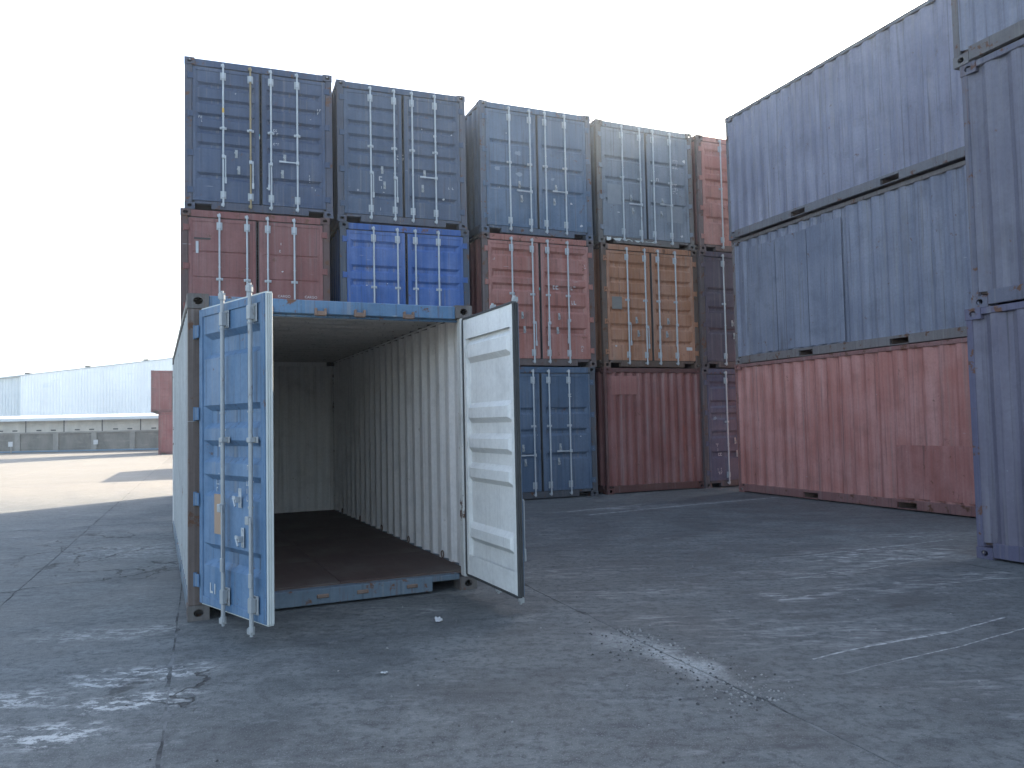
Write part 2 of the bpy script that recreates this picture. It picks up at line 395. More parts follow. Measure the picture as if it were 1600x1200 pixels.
p = [U * us[0] + V * vs_[0], U * us[-1] + V * vs_[0], U * us[-1] + V * vs_[-1], U * us[0] + V * vs_[-1]]
base_q.quad(*[(q.x, q.y, -0.0035) for q in p])
obj('joint_bed', base_q.mesh('joint_bed', [M['dirt']]), ground)
rs = random.Random(3)
for u0, u1 in zip(us, us[1:]):
    for v0, v1 in zip(vs_, vs_[1:]):
        jw = 0.0035
        q = U * (u0 + jw) + V * (v0 + 0.004)
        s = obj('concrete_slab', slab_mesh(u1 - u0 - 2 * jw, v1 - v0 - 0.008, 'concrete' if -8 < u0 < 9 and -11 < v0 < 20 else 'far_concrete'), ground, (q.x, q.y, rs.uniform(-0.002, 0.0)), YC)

# ------------------------------------------------------------------ shipping containers
W, H, L = 2.438, 2.591, 6.058
CX, CY, CZ = 0.162, 0.178, 0.118
def holed(mb, o, eu, ev, w, h, hw, hh, inn, t):
    """a casting face with an oval hole and the tunnel behind it"""
    o = Vector(o); eu = Vector(eu); ev = Vector(ev); inn = Vector(inn)
    c = o + eu * w / 2 + ev * h / 2
    per = [(-1, -1), (0, -1), (1, -1), (1, 0), (1, 1), (0, 1), (-1, 1), (-1, 0)]
    a = [c + eu * (x * w / 2) + ev * (y * h / 2) for x, y in per]
    k = 0.72
    hol = [c + eu * (x * hw / 2 * (k if x and y else 1)) + ev * (y * hh / 2 * (k if x and y else 1)) for x, y in per]
    hi = [q + inn * t for q in hol]
    ai = [c + eu * (x * (w / 2 - t)) + ev * (y * (h / 2 - t)) + inn * t for x, y in per]
    for i in range(8):
        j = (i + 1) % 8
        mb.quad(a[i], a[j], hol[j], hol[i]); mb.quad(hol[i], hol[j], hi[j], hi[i]); mb.quad(hi[i], hi[j], ai[j], ai[i])
def casting_mesh(sx, sy, sz):
    def f():
        q = MB(); x = W if sx else 0; y = L if sy else 0; z = H if sz else 0
        dx = -1 if sx else 1; dy = -1 if sy else 1; dz = -1 if sz else 1
        t = 0.022
        X0, Y0, Z0 = Vector((dx, 0, 0)), Vector((0, dy, 0)), Vector((0, 0, dz))
        o = Vector((x, y, z))
        holed(q, o, X0, Z0, CX, CZ, 0.075, 0.062, Y0, t)          # end face
        holed(q, o, Y0, Z0, CY, CZ, 0.079, 0.062, X0, t)          # side face
        holed(q, o, X0, Y0, CX, CY, 0.066, 0.11, Z0, t)           # top or bottom face
        for a, e1, e2, l1, l2 in ((o + X0 * CX, Y0, Z0, CY, CZ), (o + Y0 * CY, X0, Z0, CX, CZ), (o + Z0 * CZ, X0, Y0, CX, CY)):
            q.quad(a, a + e1 * l1, a + e1 * l1 + e2 * l2, a + e2 * l2)
        return q.mesh('corner_casting', [M['frame']])
    return cached(('cast', sx, sy, sz), f)
def trapezoid(length, n, flat=0.26, slope=0.24):
    """profile points (s, depth 0..1) of a corrugated sheet along its length"""
    per = length / n; pts = []
    for k in range(n):
        s0 = k * per
        pts += [(s0, 0), (s0 + per * flat, 0), (s0 + per * (flat + slope), 1), (s0 + per * (2 * flat + slope), 1)]
    pts.append((length, 0))
    return pts
def side_mesh(sx, lined):
    def f():
        q = MB(); y0, y1 = 0.10, L - 0.066; z0, z1 = 0.165, H - 0.042
        pr = trapezoid(y1 - y0, 21)
        for off, mi in ((0.0, 0), (0.004, 1)) if lined else ((0.0, 0),):
            for (a, da), (c_, dc) in zip(pr, pr[1:]):
                xa = 0.014 + 0.036 * da + off; xc = 0.014 + 0.036 * dc + off
                if sx: xa, xc = W - xa, W - xc
                q.quad((xa, y0 + a, z0), (xc, y0 + c_, z0), (xc, y0 + c_, z1), (xa, y0 + a, z1), m=mi)
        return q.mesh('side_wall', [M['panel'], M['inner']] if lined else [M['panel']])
    return cached(('side', sx, lined), f)
def end_mesh(lined, n=9):
    def f():
        q = MB(); x0, x1 = 0.053, W - 0.053; z0, z1 = 0.16, H - 0.042
        pr = trapezoid(x1 - x0, n, 0.27, 0.23)
        for off, mi in ((0.0, 0), (0.004, 1)) if lined else ((0.0, 0),):
            for (a, da), (c_, dc) in zip(pr, pr[1:]):
                ya = L - 0.02 - 0.045 * da - off; yc = L - 0.02 - 0.045 * dc - off
                q.quad((x0 + a, ya, z0), (x0 + c_, yc, z0), (x0 + c_, yc, z1), (x0 + a, ya, z1), m=mi)
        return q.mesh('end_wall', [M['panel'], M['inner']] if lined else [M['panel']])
    return cached(('end', lined, n), f)
def roof_mesh(lined):
    def f():
        q = MB(); y0, y1 = 0.07, L - 0.07; pr = trapezoid(y1 - y0, 19, 0.30, 0.20)
        for off, mi in ((0.0, 0), (0.004, 1)) if lined else ((0.0, 0),):
            for (a, da), (c_, dc) in zip(pr, pr[1:]):
                za = H - 0.012 - 0.044 * da - off; zc = H - 0.012 - 0.044 * dc - off
                q.quad((0.03, y0 + a, za), (W - 0.03, y0 + a, za), (W - 0.03, y0 + c_, zc), (0.03, y0 + c_, zc), m=mi)
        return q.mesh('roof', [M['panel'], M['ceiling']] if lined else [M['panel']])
    return cached(('roof', lined), f)
def boxes_mesh(key, name, mat, *bx, b=0.006):
    def f():
        q = MB()
        for t in bx: q.box(*t, b=b)
        return q.mesh(name, [M[mat]])
    return cached(key, f)
def bottom_rail_mesh(sx):
    def f():
        q = MB(); pk = [(L / 2 - 1.03 - 0.18, L / 2 - 1.03 + 0.18), (L / 2 + 1.03 - 0.18, L / 2 + 1.03 + 0.18)]
        x0, x1 = (0.004, 0.055) if not sx else (W - 0.055, W - 0.004)
        ys = [CY] + [c_ for a in pk for c_ in a] + [L - CY]
        for a, c_ in zip(ys[::2], ys[1::2]): q.box(x0, x1, a, c_, 0.022, 0.17, b=0.005)
        for a, c_ in pk:
            q.box(x0, x1, a, c_, 0.128, 0.17); q.box(x0, x1, a, c_, 0.022, 0.034)
        return q.mesh('bottom_rail', [M['frame']])
    return cached(('brail', sx), f)
def pocket_mesh():
    def f():
        q = MB()
        for a in (L / 2 - 1.03, L / 2 + 1.03):
            for z in (0.03, 0.13): q.box(0.06, W - 0.06, a - 0.178, a + 0.178, z - 0.003, z + 0.003)
            for y in (a - 0.178, a + 0.178): q.box(0.06, W - 0.06, y - 0.003, y + 0.003, 0.034, 0.126)
        return q.mesh('forklift_pocket', [M['rusty']])
    return cached('pocket', f)
# door leaves -------------------------------------------------------
DZ0, DZ1 = 0.155, H - 0.145                     # door height range
LX0, LX1 = 0.066, 1.132                         # leaf range measured from its hinge pin
RIBS = {'A': [(.20, .40), (.76, .94), (1.03, 1.20), (1.29, 1.46), (1.82, 1.99)],
        'six': [(.25, .36), (.52, .63), (.78, .89), (1.02, 1.14), (1.28, 1.40), (1.80, 1.92)],
        'six_b': [(.28, .38), (.56, .68), (.81, .93), (1.08, 1.20), (1.36, 1.48), (1.88, 2.0)],
        'three': [(.58, .68), (1.03, 1.13), (1.48, 1.58)],
        'three_b': [(.66, .80), (1.08, 1.22), (1.55, 1.69)],
        'flat': [(.55, .59), (.98, 1.02), (1.5, 1.54)],
        'blue': [(.17, .32), (.62, .76), (.88, 1.02), (1.35, 1.5), (1.8, 1.95)],
        'wide': [(.14, .30), (.55, .72), (.82, .98), (1.22, 1.38), (1.66, 1.82)],
        'orange': [(.22, .36), (.56, .68), (.86, 1.0), (1.18, 1.30), (1.52, 1.66), (1.86, 1.98)]}
def leaf_mesh(style, right, lined):
    def f():
        q = MB(); y = 0.013; x0, x1 = LX0 + 0.055, LX1 - 0.06; z0, z1 = DZ0 + 0.06, DZ1 - 0.06
        dep = 0.012 if style == 'flat' else (0.046 if style == 'A' else 0.034)
        for a in ((LX0, x0), (x1, LX1)):
            if lined: q.box(a[0], a[1], 0.002, 0.016, DZ0, DZ1, b=0.003); q.box(a[0] + .001, a[1] - .001, 0.016, 0.052, DZ0 + .001, DZ1 - .001, m=1)
            else: q.box(a[0], a[1], 0.002, 0.052, DZ0, DZ1, b=0.004)
        for a in ((DZ0, z0), (z1, DZ1)): q.box(x0 - 0.001, x1 + 0.001, 0.004, 0.050, a[0], a[1], b=0.003)
        for off, mi in ((0.0, 0), (0.0035, 1)) if lined else ((0.0, 0),):
            yy = y + off; top = z1; ex = 0.012
            for ra, rb in RIBS[style]:
                za, zb = DZ1 - ra, DZ1 - rb
                q.quad((x0, yy, top), (x1, yy, top), (x1, yy, za), (x0, yy, za), m=mi)
                sl = min(0.045, (za - zb) * 0.36); tp = 0.05
                o = [(x0 + ex, yy, za), (x1 - ex, yy, za), (x1 - ex, yy, zb), (x0 + ex, yy, zb)]
                i_ = [(x0 + ex + tp, yy + dep, za - sl), (x1 - ex - tp, yy + dep, za - sl), (x1 - ex - tp, yy + dep, zb + sl), (x0 + ex + tp, yy + dep, zb + sl)]
                for k in range(4): q.quad(o[k], o[(k + 1) % 4], i_[(k + 1) % 4], i_[k], m=mi)
                q.quad(*i_, m=mi)
                q.quad((x0, yy, za), o[0], o[3], (x0, yy, zb), m=mi); q.quad(o[1], (x1, yy, za), (x1, yy, zb), o[2], m=mi)
                top = zb
            q.quad((x0, yy, top), (x1, yy, top), (x1, yy, z0), (x0, yy, z0), m=mi)
        if lined:                                    # inner faces of the stiles and rails carry the lining paint
            for a in ((LX0 + .004, x0 - .002), (x1 + .002, LX1 - .004)): q.box(a[0], a[1], 0.0525, 0.0560, DZ0 + .004, DZ1 - .004, m=1)
            for a in ((DZ0 + .004, z0 + .12), (z1 - .12, DZ1 - .004)): q.box(x0, x1, 0.0500, 0.0545, a[0], a[1], m=1)
        if right: q.mirror_x()
        return q.mesh('door', [M['panel'], M['lining']] if lined else [M['panel']])
    return cached(('leaf', style, right, lined), f)
def gasket_mesh(right, mat):
    def f():
        q = MB()
        for ya, yb_ in ((0.012, 0.024), (0.028, 0.040), (0.044, 0.062)): q.box(LX1 - 0.002, LX1 + 0.014, ya, yb_, DZ0 - 0.004, DZ1 + 0.004, b=0.003)
        q.box(LX1 - 0.002, LX1 + 0.007, 0.018, 0.058, DZ0 - 0.003, DZ1 + 0.003)
        q.box(LX0 - 0.016, LX0 + 0.002, 0.020, 0.064, DZ0 - 0.004, DZ1 + 0.004)
        q.box(LX0, LX1, 0.022, 0.064, DZ0 - 0.014, DZ0 + 0.001); q.box(LX0, LX1, 0.022, 0.064, DZ1 - 0.001, DZ1 + 0.014)
        if right: q.mirror_x()
        return q.mesh('gasket', [M[mat]])
    return cached(('gasket', right, mat), f)
def rod_mesh(mat):
    def f():
        q = MB(); y = -0.030
        q.tube((0, y, 0.125), (0, y, H - 0.125), 0.016, 10)
        for z, s in ((0.125, -1), (H - 0.125, 1)):     # cam hooks
            q.tube((0, y, z), (0, y, z + s * 0.035), 0.024, 8)
            q.box(-0.036, 0.018, y - 0.016, y + 0.016, z + s * 0.035, z + s * 0.050)
            q.box(-0.036, -0.018, y - 0.016, y + 0.034, z + s * 0.012, z + s * 0.034)
            q.tube((0, y, z + s * 0.05), (0, y, z + s * 0.066), 0.012, 8)
        for z in (0.32, 0.95, 1.62, 2.25): q.tube((0, y, z - 0.006), (0, y, z + 0.006), 0.022, 10)
        return q.mesh('lock_rod', [M[mat]])
    return cached(('rod', mat), f)
def bracket_mesh(mat, big):
    def f():
        q = MB(); y = -0.030
        if big:
            q.box(-0.046, 0.046, -0.006, 0.001, -0.066, 0.066, b=0.003)
            q.box(-0.024, 0.024, y - 0.020, -0.005, -0.052, 0.052, b=0.006)
            for sx in (-1, 1):
                for sz in (-1, 1): q.tube((sx * 0.035, -0.012, sz * 0.052), (sx * 0.035, -0.004, sz * 0.052), 0.008, 6)
        else:
            q.box(-0.055, 0.055, -0.006, 0.001, -0.022, 0.022, b=0.002)
            q.box(-0.026, 0.026, y - 0.021, -0.005, -0.018, 0.018, b=0.004)
        return q.mesh('rod_bracket', [M[mat]])
    return cached(('bracket', mat, big), f)
def handle_mesh(mat, down):
    def f():
        q = MB(); y = -0.045
        q.box(-0.024, 0.024, y - 0.022, y + 0.022, -0.03, 0.03, b=0.005)
        if down:
            q.box(0.028, 0.046, y - 0.016, y - 0.004, -0.42, 0.02, b=0.003)
            q.box(0.020, 0.054, y - 0.02, y, -0.46, -0.36, b=0.004)
        else:
            q.box(0.02, 0.26, y - 0.016, y - 0.004, -0.012, 0.012, b=0.003)
            q.box(0.20, 0.31, y - 0.02, y, -0.016, 0.018, b=0.004)
        return q.mesh('door_handle', [M[mat]])
    return cached(('handle', mat, down), f)
def catch_mesh(mat):
    def f():
        q = MB()
        q.box(-0.022, 0.022, -0.005, 0.001, -0.07, 0.07, b=0.002)
        q.box(-0.012, 0.012, -0.040, -0.004, -0.030, 0.012, b=0.003)
        q.box(-0.034, 0.010, -0.048, -0.036, -0.008, 0.018, b=0.003)
        q.tube((-0.02, -0.044, 0.0), (0.012, -0.044, -0.055), 0.008, 6)
        for z in (-0.055, 0.055): q.tube((0, -0.010, z), (0, -0.003, z), 0.008, 6)
        return q.mesh('handle_catch', [M[mat]])
    return cached(('catch', mat), f)
def hinge_mesh(right):
    def f():
        q = MB()
        q.box(-0.004, 0.085, -0.010, 0.001, -0.05, 0.05, b=0.003); q.tube((0, 0, -0.055), (0, 0, 0.055), 0.014, 8)
        if right: q.mirror_x()
        return q.mesh('hinge', [M['frame']])
    return cached(('hinge', right), f)
def marks_mesh(seed, w, h, rows, mat='white', fill=0.55):
    """rows of tiny worn stencil marks too small to read"""
    def f():
        r = random.Random(seed); q = MB(); rh = h / rows
        for k in range(rows):
            x = 0.0
            while x < w * r.uniform(0.55, 1.0):
                cw = rh * r.uniform(.25, .5)
                if r.random() < fill:
                    z = -k * rh
                    if r.random() < .5: q.quad((x, 0, z), (x + cw, 0, z), (x + cw, 0, z - rh * .14), (x, 0, z - rh * .14))
                    if r.random() < .7: q.quad((x, -.0004, z), (x + cw * .3, -.0004, z), (x + cw * .3, -.0004, z - rh * .65), (x, -.0004, z - rh * .65))
                    if r.random() < .5: q.quad((x, -.0008, z - rh * .5), (x + cw, -.0008, z - rh * .5), (x + cw, -.0008, z - rh * .64), (x, -.0008, z - rh * .64))
                x += cw * 1.5
        if not q.f: q.quad((0, 0, 0), (w * .2, 0, 0), (w * .2, 0, -h * .2), (0, 0, -h * .2))
        return q.mesh('stencil_marking', [M[mat]])
    return cached(('marks', seed, w, h, rows, mat), f)
def blot_mesh(seed, r0, mat):
    def f():
        r = random.Random(seed); q = MB(); n = 11; ring = []
        for k in range(n):
            a = 2 * math.pi * k / n; rr = r0 * r.uniform(.45, 1.1); ring.append((rr * math.cos(a), 0, rr * math.sin(a) * .8))
        q.v = ring; q.f = [tuple(range(n))]; q.m = [0]
        return q.mesh('paint_chip', [M[mat]])
    return cached(('blot', seed, r0, mat), f)
def text_mesh(body, size, mat):
    def f():
        cu = bpy.data.curves.new('t', 'FONT'); cu.body = body; cu.size = size; cu.extrude = 0.0005
        o = bpy.data.objects.new('t', cu); C.objects.link(o)
        bpy.context.view_layer.update()
        me = bpy.data.meshes.new_from_object(o.evaluated_get(bpy.context.evaluated_depsgraph_get()))
        bpy.data.objects.remove(o); bpy.data.curves.remove(cu)
        me.materials.clear(); me.materials.append(M[mat]); me.name = 'lettering'
        for v_ in me.vertices: v_.co = Vector((v_.co.x, -v_.co.z, v_.co.y))
        return me
    return cached(('text', body, size, mat), f)

seed_n = [0]
def container(label, group, pos, yaw, color, z=0.0, style='six', frame=None, door_color=None, open_l=0, open_r=0, lined=False, rods='galv',
              handles='down', sealing='rubber', full=True, marks=(), rail=None, end_ribs=9, odd_rod=-1):
    seed_n[0] += 1
    a = (seed_n[0] * 0.137) % 1.0
    K = lambda c_: (c_[0], c_[1], c_[2], a)
    body = K(color); fr = K(frame or tuple(0.6 * q + 0.4 * w for q, w in zip(color, (0.10, 0.085, 0.08))))
    dc = K(door_color or color)
    t = obj('shipping_container', None, None, (pos[0], pos[1], z), yaw)
    t.empty_display_size = 0.3
    tag(t, label, 'container', group)
    for sx in (0, 1):
        for sy in (0, 1):
            for sz in (0, 1): obj('corner_casting', casting_mesh(sx, sy, sz), t, color=fr)
            x0, x1 = (0.004, 0.118) if not sx else (W - 0.118, W - 0.004)
            y0, y1 = (0.006, 0.10) if not sy else (L - 0.075, L - 0.006)
            if sy: x0, x1 = (0.004, 0.058) if not sx else (W - 0.058, W - 0.004)
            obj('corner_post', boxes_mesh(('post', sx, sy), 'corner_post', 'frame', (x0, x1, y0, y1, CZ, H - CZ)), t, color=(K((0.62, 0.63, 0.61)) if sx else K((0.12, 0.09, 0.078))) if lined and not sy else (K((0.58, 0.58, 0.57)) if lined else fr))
        x0, x1 = (0.002, 0.06) if not sx else (W - 0.06, W - 0.002)
        obj('top_rail', boxes_mesh(('trail', sx), 'top_rail', 'frame', (x0, x1, CY, L - CY, H - 0.075, H - 0.006)), t, color=fr)
        obj('bottom_rail', bottom_rail_mesh(sx), t, color=K(rail) if rail else fr)
        obj('side_wall', side_mesh(sx, lined), t, color=body)
    obj('forklift_pocket', pocket_mesh(), t)
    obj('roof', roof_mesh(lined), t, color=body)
    obj('end_wall', end_mesh(lined, end_ribs), t, color=body)
    if lined:
        fl = obj('floor', boxes_mesh('subfloor', 'floor', 'rusty', (0.056, W - 0.056, 0.10, L - 0.07, 0.14, 0.150), b=0), t)
        rf = random.Random(5)
        for i in range(2):
            for k in range(5):
                bw = (W - 0.112) / 2; bl = (L - 0.17) / 5
                obj('floor_board', boxes_mesh('floorboard', 'floor_board', 'ply', (0.002, bw - 0.002, 0.002, bl - 0.002, 0.150, 0.168), b=0.002), fl, (0.056 + bw * i, 0.10 + bl * k, rf.uniform(-.0015, .001)))
        for k in range(5):
            for sx in (0, 1):
                obj('lashing_ring', cached('ring', lambda: (lambda q: ([q.tube((0, .035 * math.cos(a), .035 * math.sin(a)), (0, .035 * math.cos(a + .63), .035 * math.sin(a + .63)), .006, 6) for a in [i * .628 for i in range(10)]], q.mesh('lashing_ring', [M['rusty']]))[1])(MB())), t, (0.066 if not sx else W - 0.066, 0.75 + 1.15 * k, 0.21))
    else:
        obj('floor', boxes_mesh('floor', 'floor', 'ply', (0.056, W - 0.056, 0.10, L - 0.07, 0.14, 0.168), b=0), t)
    # header and sill at the door end, end rails at the far end
    obj('door_header', boxes_mesh('header', 'door_header', 'frame', (CX, W - CX, 0.008, 0.10, H - 0.128, H - 0.012), (0.118, W - 0.118, 0.075, 0.10, H - 0.15, H - 0.128)), t, color=dc)
    obj('door_sill', boxes_mesh('sill', 'door_sill', 'frame', (0.42, W - 0.42, 0.010, 0.11, 0.018, 0.148), (CX, 0.42, 0.012, 0.11, 0.098, 0.148), (W - 0.42, W - CX, 0.012, 0.11, 0.098, 0.148)), t, color=K(rail) if rail else fr)
    obj('end_rail', boxes_mesh('endrail', 'end_rail', 'frame', (CX, W - CX, L - 0.09, L - 0.006, H - 0.10, H - 0.012)), t, color=fr)
    obj('end_rail', boxes_mesh('endrail2', 'end_rail', 'frame', (CX, W - CX, L - 0.09, L - 0.006, 0.02, 0.165)), t, color=fr)
    for right in (0, 1):
        s = -1 if right else 1
        ang = R(open_r) if right else -R(open_l)
        d = obj('door', leaf_mesh(style, right, lined), t, ((W - 0.06) if right else 0.06, 0.004, 0), ang, dc)
        gk = sealing if not isinstance(sealing, tuple) else sealing[right]
        obj('gasket', gasket_mesh(right, gk), d)
        for hz in (DZ0 + 0.17, DZ0 + 0.80, DZ0 + 1.47, DZ1 - 0.17):
            obj('hinge', hinge_mesh(right), d, (0, -0.004, hz), color=dc)
        if not full: continue
        for i, X in enumerate((0.55, 0.99)):
            obj('lock_rod', rod_mesh('ochre' if (right * 2 + i) == odd_rod else rods), d, (s * X, 0, 0))
            for bz in (0.27, H - 0.27): obj('rod_bracket', bracket_mesh(rods, True), d, (s * X, 0.001, bz))
            obj('rod_bracket', bracket_mesh(rods, False), d, (s * X, 0.001, 1.42))
            hm = handles if isinstance(handles, str) else handles[right * 2 + i]
            if hm != 'none':
                o = obj('door_handle', handle_mesh(rods, hm == 'down'), d, (s * X, 0, 0.92 - 0.06 * i))
                if (hm == 'side' and i == 1) != bool(right): o.rotation_euler = (0, 0, 0); o.scale = (-1, 1, 1)
        for X, zc in ((0.76, 1.0), (0.80, 0.72)):
            obj('handle_catch', catch_mesh('oldgalv' if not lined else 'galv'), d, (s * X, 0.003, zc))
        for mk in marks:
            if mk[0] != right: continue
            _, kind_, X, Z, arg = mk
            if kind_ == 'marks': obj('stencil_marking', marks_mesh(*arg), d, (X * s if not right else -X, 0.0095, Z))
            elif kind_ == 'blot': obj('paint_chip', blot_mesh(*arg), d, (s * X, 0.0085, Z))
            elif kind_ == 'text': obj('lettering', text_mesh(*arg), d, (s * X if not right else -X, 0.0085, Z))
            elif kind_ == 'plate':
                w_, h_, mt = arg
                obj('label_plate', boxes_mesh(('plate', w_, h_, mt), 'label_plate', mt, (-w_ / 2, w_ / 2, -0.002, 0.001, -h_ / 2, h_ / 2), b=0), d, (s * X, 0.0085, Z))
            elif kind_ == 'band':
                obj('tape_band', cached('band', lambda: (lambda q: (q.tube((0, -.03, -.04), (0, -.03, .04), .0185, 10), q.mesh('tape_band', [M['yellow']]))[1])(MB())), d, (s * X, 0, Z))
    if lined:
        for sx in (0, 1):
            x0, x1 = (0.0605, 0.064) if not sx else (W - 0.064, W - 0.0605)
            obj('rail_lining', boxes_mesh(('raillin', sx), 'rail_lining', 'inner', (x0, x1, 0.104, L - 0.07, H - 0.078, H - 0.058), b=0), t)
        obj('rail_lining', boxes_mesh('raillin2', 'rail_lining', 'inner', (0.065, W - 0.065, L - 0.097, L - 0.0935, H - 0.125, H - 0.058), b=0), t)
    if lined:                                       # cam keepers left on the header and sill of the open box
        for X in (0.61, 1.05, 1.388, 1.828):
            obj('cam_keeper', boxes_mesh('keeper', 'cam_keeper', 'rusty', (-0.05, 0.05, -0.03, 0.01, -0.02, 0.02), (-0.05, -0.03, -0.036, 0.01, -0.02, 0.045), (0.03, 0.05, -0.036, 0.01, -0.02, 0.045)), t, (X, 0.008, H - 0.125))
            obj('cam_keeper', boxes_mesh('keeper2', 'cam_keeper', 'rusty', (-0.05, 0.05, -0.012, 0.012, -0.016, 0.016)), t, (X, 0.008, 0.085))
    return t

NAVY = (0.046, 0.072, 0.132); NAVY2 = (0.055, 0.086, 0.142); ROYAL = (0.026, 0.092, 0.29); RED = (0.195, 0.070, 0.064); MAROON = (0.215, 0.084, 0.074)
STEEL = (0.09, 0.15, 0.22); GREYBLUE = (0.17, 0.20, 0.235); ORANGE = (0.33, 0.155, 0.082)
BACK = 'containers stacked three high in the back row'
SIDE = 'containers stacked three high along the right side'
# open container
container('open pale blue container with white-lined interior and both doors swung wide', None, (-2.5745, 6.183), 0.4284, (0.30, 0.318, 0.325), style='A', lined=True,
          frame=(0.115, 0.105, 0.10), door_color=(0.074, 0.158, 0.275), open_l=69.5, open_r=90.5, rods='oldgalv', handles=('down', 'down', 'down', 'down'), sealing=('seal', 'rubber'), rail=(0.10, 0.14, 0.18),
          marks=((0, 'plate', 0.40, 0.86, (0.15, 0.30, 'brown_card')), (0, 'marks', 0.40, 1.50, (11, 0.12, 0.16, 2, 'white', 0.9)), (0, 'marks', 0.36, 1.17, (12, 0.14, 0.16, 3)),
                 (0, 'marks', 0.82, 1.24, (13, 0.15, 0.28, 5)), (0, 'marks', 0.24, 0.33, (14, 0.16, 0.12, 1, 'white', 0.9))))
# back row, left to right; each column bottom, middle, top
container('navy container on the ground under the maroon one, mostly behind the open container', BACK, (-5.44, 12.80), 0.3567, NAVY, 0, 'six')
container('maroon flat-doored container with CARGO lettering, under the leftmost navy one', BACK, (-5.447, 12.806), 0.3567, RED, H, 'flat', frame=(0.10, 0.06, 0.055),
          marks=((1, 'text', 0.83, H - 1.44, ('CARGO', 0.06, 'white')), (1, 'text', 0.38, H - 1.44, ('CARGO', 0.06, 'white')), (0, 'plate', 0.20, 1.95, (.04, .20, 'galv')), (0, 'plate', 0.28, 2.10, (.26, .03, 'dark')), (1, 'marks', .8, 2.1, (15, .05, .25, 4)), (1, 'blot', .75, 1.6, (6, .02, 'white'))))
container('navy container with one rusty yellow lock rod, top left of the back row', BACK, (-5.3896, 12.835), 0.3587, NAVY, 2 * H, 'six', odd_rod=1, handles=('down', 'down', 'side', 'down'),
          marks=((0, 'band', 0.55, 1.72, ()), (0, 'plate', 1.11, 1.33, (0.07, 0.06, 'white')), (0, 'plate', 1.11, 1.37, (0.07, 0.03, 'teal')), (0, 'marks', .16, 1.6, (16, .1, .12, 2)), (1, 'marks', .36, 1.9, (17, .05, .18, 3)), (1, 'marks', 0.95, 1.5, (18, .1, .3, 5)),
                 (1, 'marks', .35, .75, (19, .06, .25, 4)), (1, 'blot', 1.05, .45, (7, .03, 'white')), (1, 'marks', .20, 1.95, (20, .06, .12, 2, 'white', .95)), (0, 'blot', .75, 2.05, (8, .015, 'white')), (1, 'marks', .25, .5, (21, .05, .15, 2))))
container('steel blue container on the ground below the royal blue one, hidden behind the open container', BACK, (-3.04, 13.86), 0.3622, STEEL, 0, 'six_b')
container('bright royal blue container, middle of the second column', BACK, (-3.036, 13.8636), 0.3622, ROYAL, H, 'blue', frame=(0.06, 0.075, 0.10),
          marks=((0, 'blot', .42, 1.45, (9, .02, 'white')), (0, 'blot', .80, 1.5, (10, .012, 'white')),))
container('navy container with a pale tag on its centre seam, top of the second column', BACK, (-3.0646, 13.8333), 0.3622, NAVY2, 2 * H, 'six_b', handles=('down', 'down', 'side', 'none'),
          marks=((0, 'plate', 1.10, 1.17, (.06, .05, 'white')), (0, 'plate', 1.10, 1.21, (.06, .03, 'teal')), (0, 'marks', 1.04, 1.32, (22, .13, .12, 2, 'white', .9)), (0, 'marks', .70, .88, (23, .08, .12, 1, 'white', .95)), (0, 'marks', .74, .70, (24, .08, .14, 2)),
                 (0, 'marks', .30, .66, (25, .08, .1, 2)), (0, 'marks', .72, .30, (26, .1, .08, 1)), (1, 'blot', .55, 1.74, (11, .045, 'white')), (1, 'blot', .40, .55, (12, .03, 'white')), (1, 'marks', .3, .85, (27, .1, .12, 2)), (1, 'blot', .8, 1.85, (13, .015, 'white')), (1, 'blot', .22, 1.8, (14, .02, 'white'))))
container('dark blue container on the ground beside the open white door', BACK, (-0.560, 14.79), 0.3997, (0.065, 0.105, 0.165), 0, 'three_b', handles=('down', 'side', 'side', 'none'), frame=(0.075, 0.080, 0.090),
          marks=((0, 'plate', 1.115, .93, (.04, .07, 'white')), (0, 'blot', 1.08, 1.25, (15, .02, 'white')), (1, 'marks', .6, 2.05, (28, .12, .1, 1)), (1, 'blot', .3, 1.2, (16, .02, 'white'))))
container('faded rose red container with white digit marks, middle of the third column', BACK, (-0.520, 14.85), 0.3997, (0.30, 0.118, 0.092), H, 'wide', frame=(0.11, 0.085, 0.08),
          marks=((1, 'marks', .88, 1.62, (29, .14, .12, 1, 'white', 1.0)), (1, 'marks', .48, 1.62, (30, .14, .12, 1, 'white', 1.0)), (1, 'marks', .47, 1.33, (31, .16, .12, 1, 'white', 1.0)), (1, 'marks', .16, 2.08, (32, .06, .14, 2, 'white', 1.0)),
                 (1, 'marks', .27, .42, (33, .07, .14, 2, 'white', 1.0)), (0, 'plate', 1.13, 1.54, (.05, .05, 'teal')), (0, 'marks', .16, 2.1, (34, .08, .05, 1, 'white', 1.0))))
container('slate blue container with three pale round scuffs, top of the third column', BACK, (-0.522, 14.855), 0.3997, (0.075, 0.125, 0.195), 2 * H, 'three', handles=('none', 'side', 'side', 'none'),
          marks=((0, 'blot', .74, 1.62, (17, .075, 'scuff')), (0, 'blot', .30, 1.28, (18, .075, 'scuff')), (0, 'blot', .76, 1.20, (19, .08, 'scuff')), (1, 'blot', .2, .28, (20, .035, 'white')), (1, 'blot', .82, 1.18, (21, .05, 'scuff')), (1, 'blot', .42, .72, (22, .03, 'white')),
                 (0, 'marks', .33, .92, (35, .05, .1, 1)), (1, 'marks', .08, 2.0, (36, .05, .12, 2, 'white', 1)), (0, 'blot', .5, 2.0, (23, .015, 'white'))))
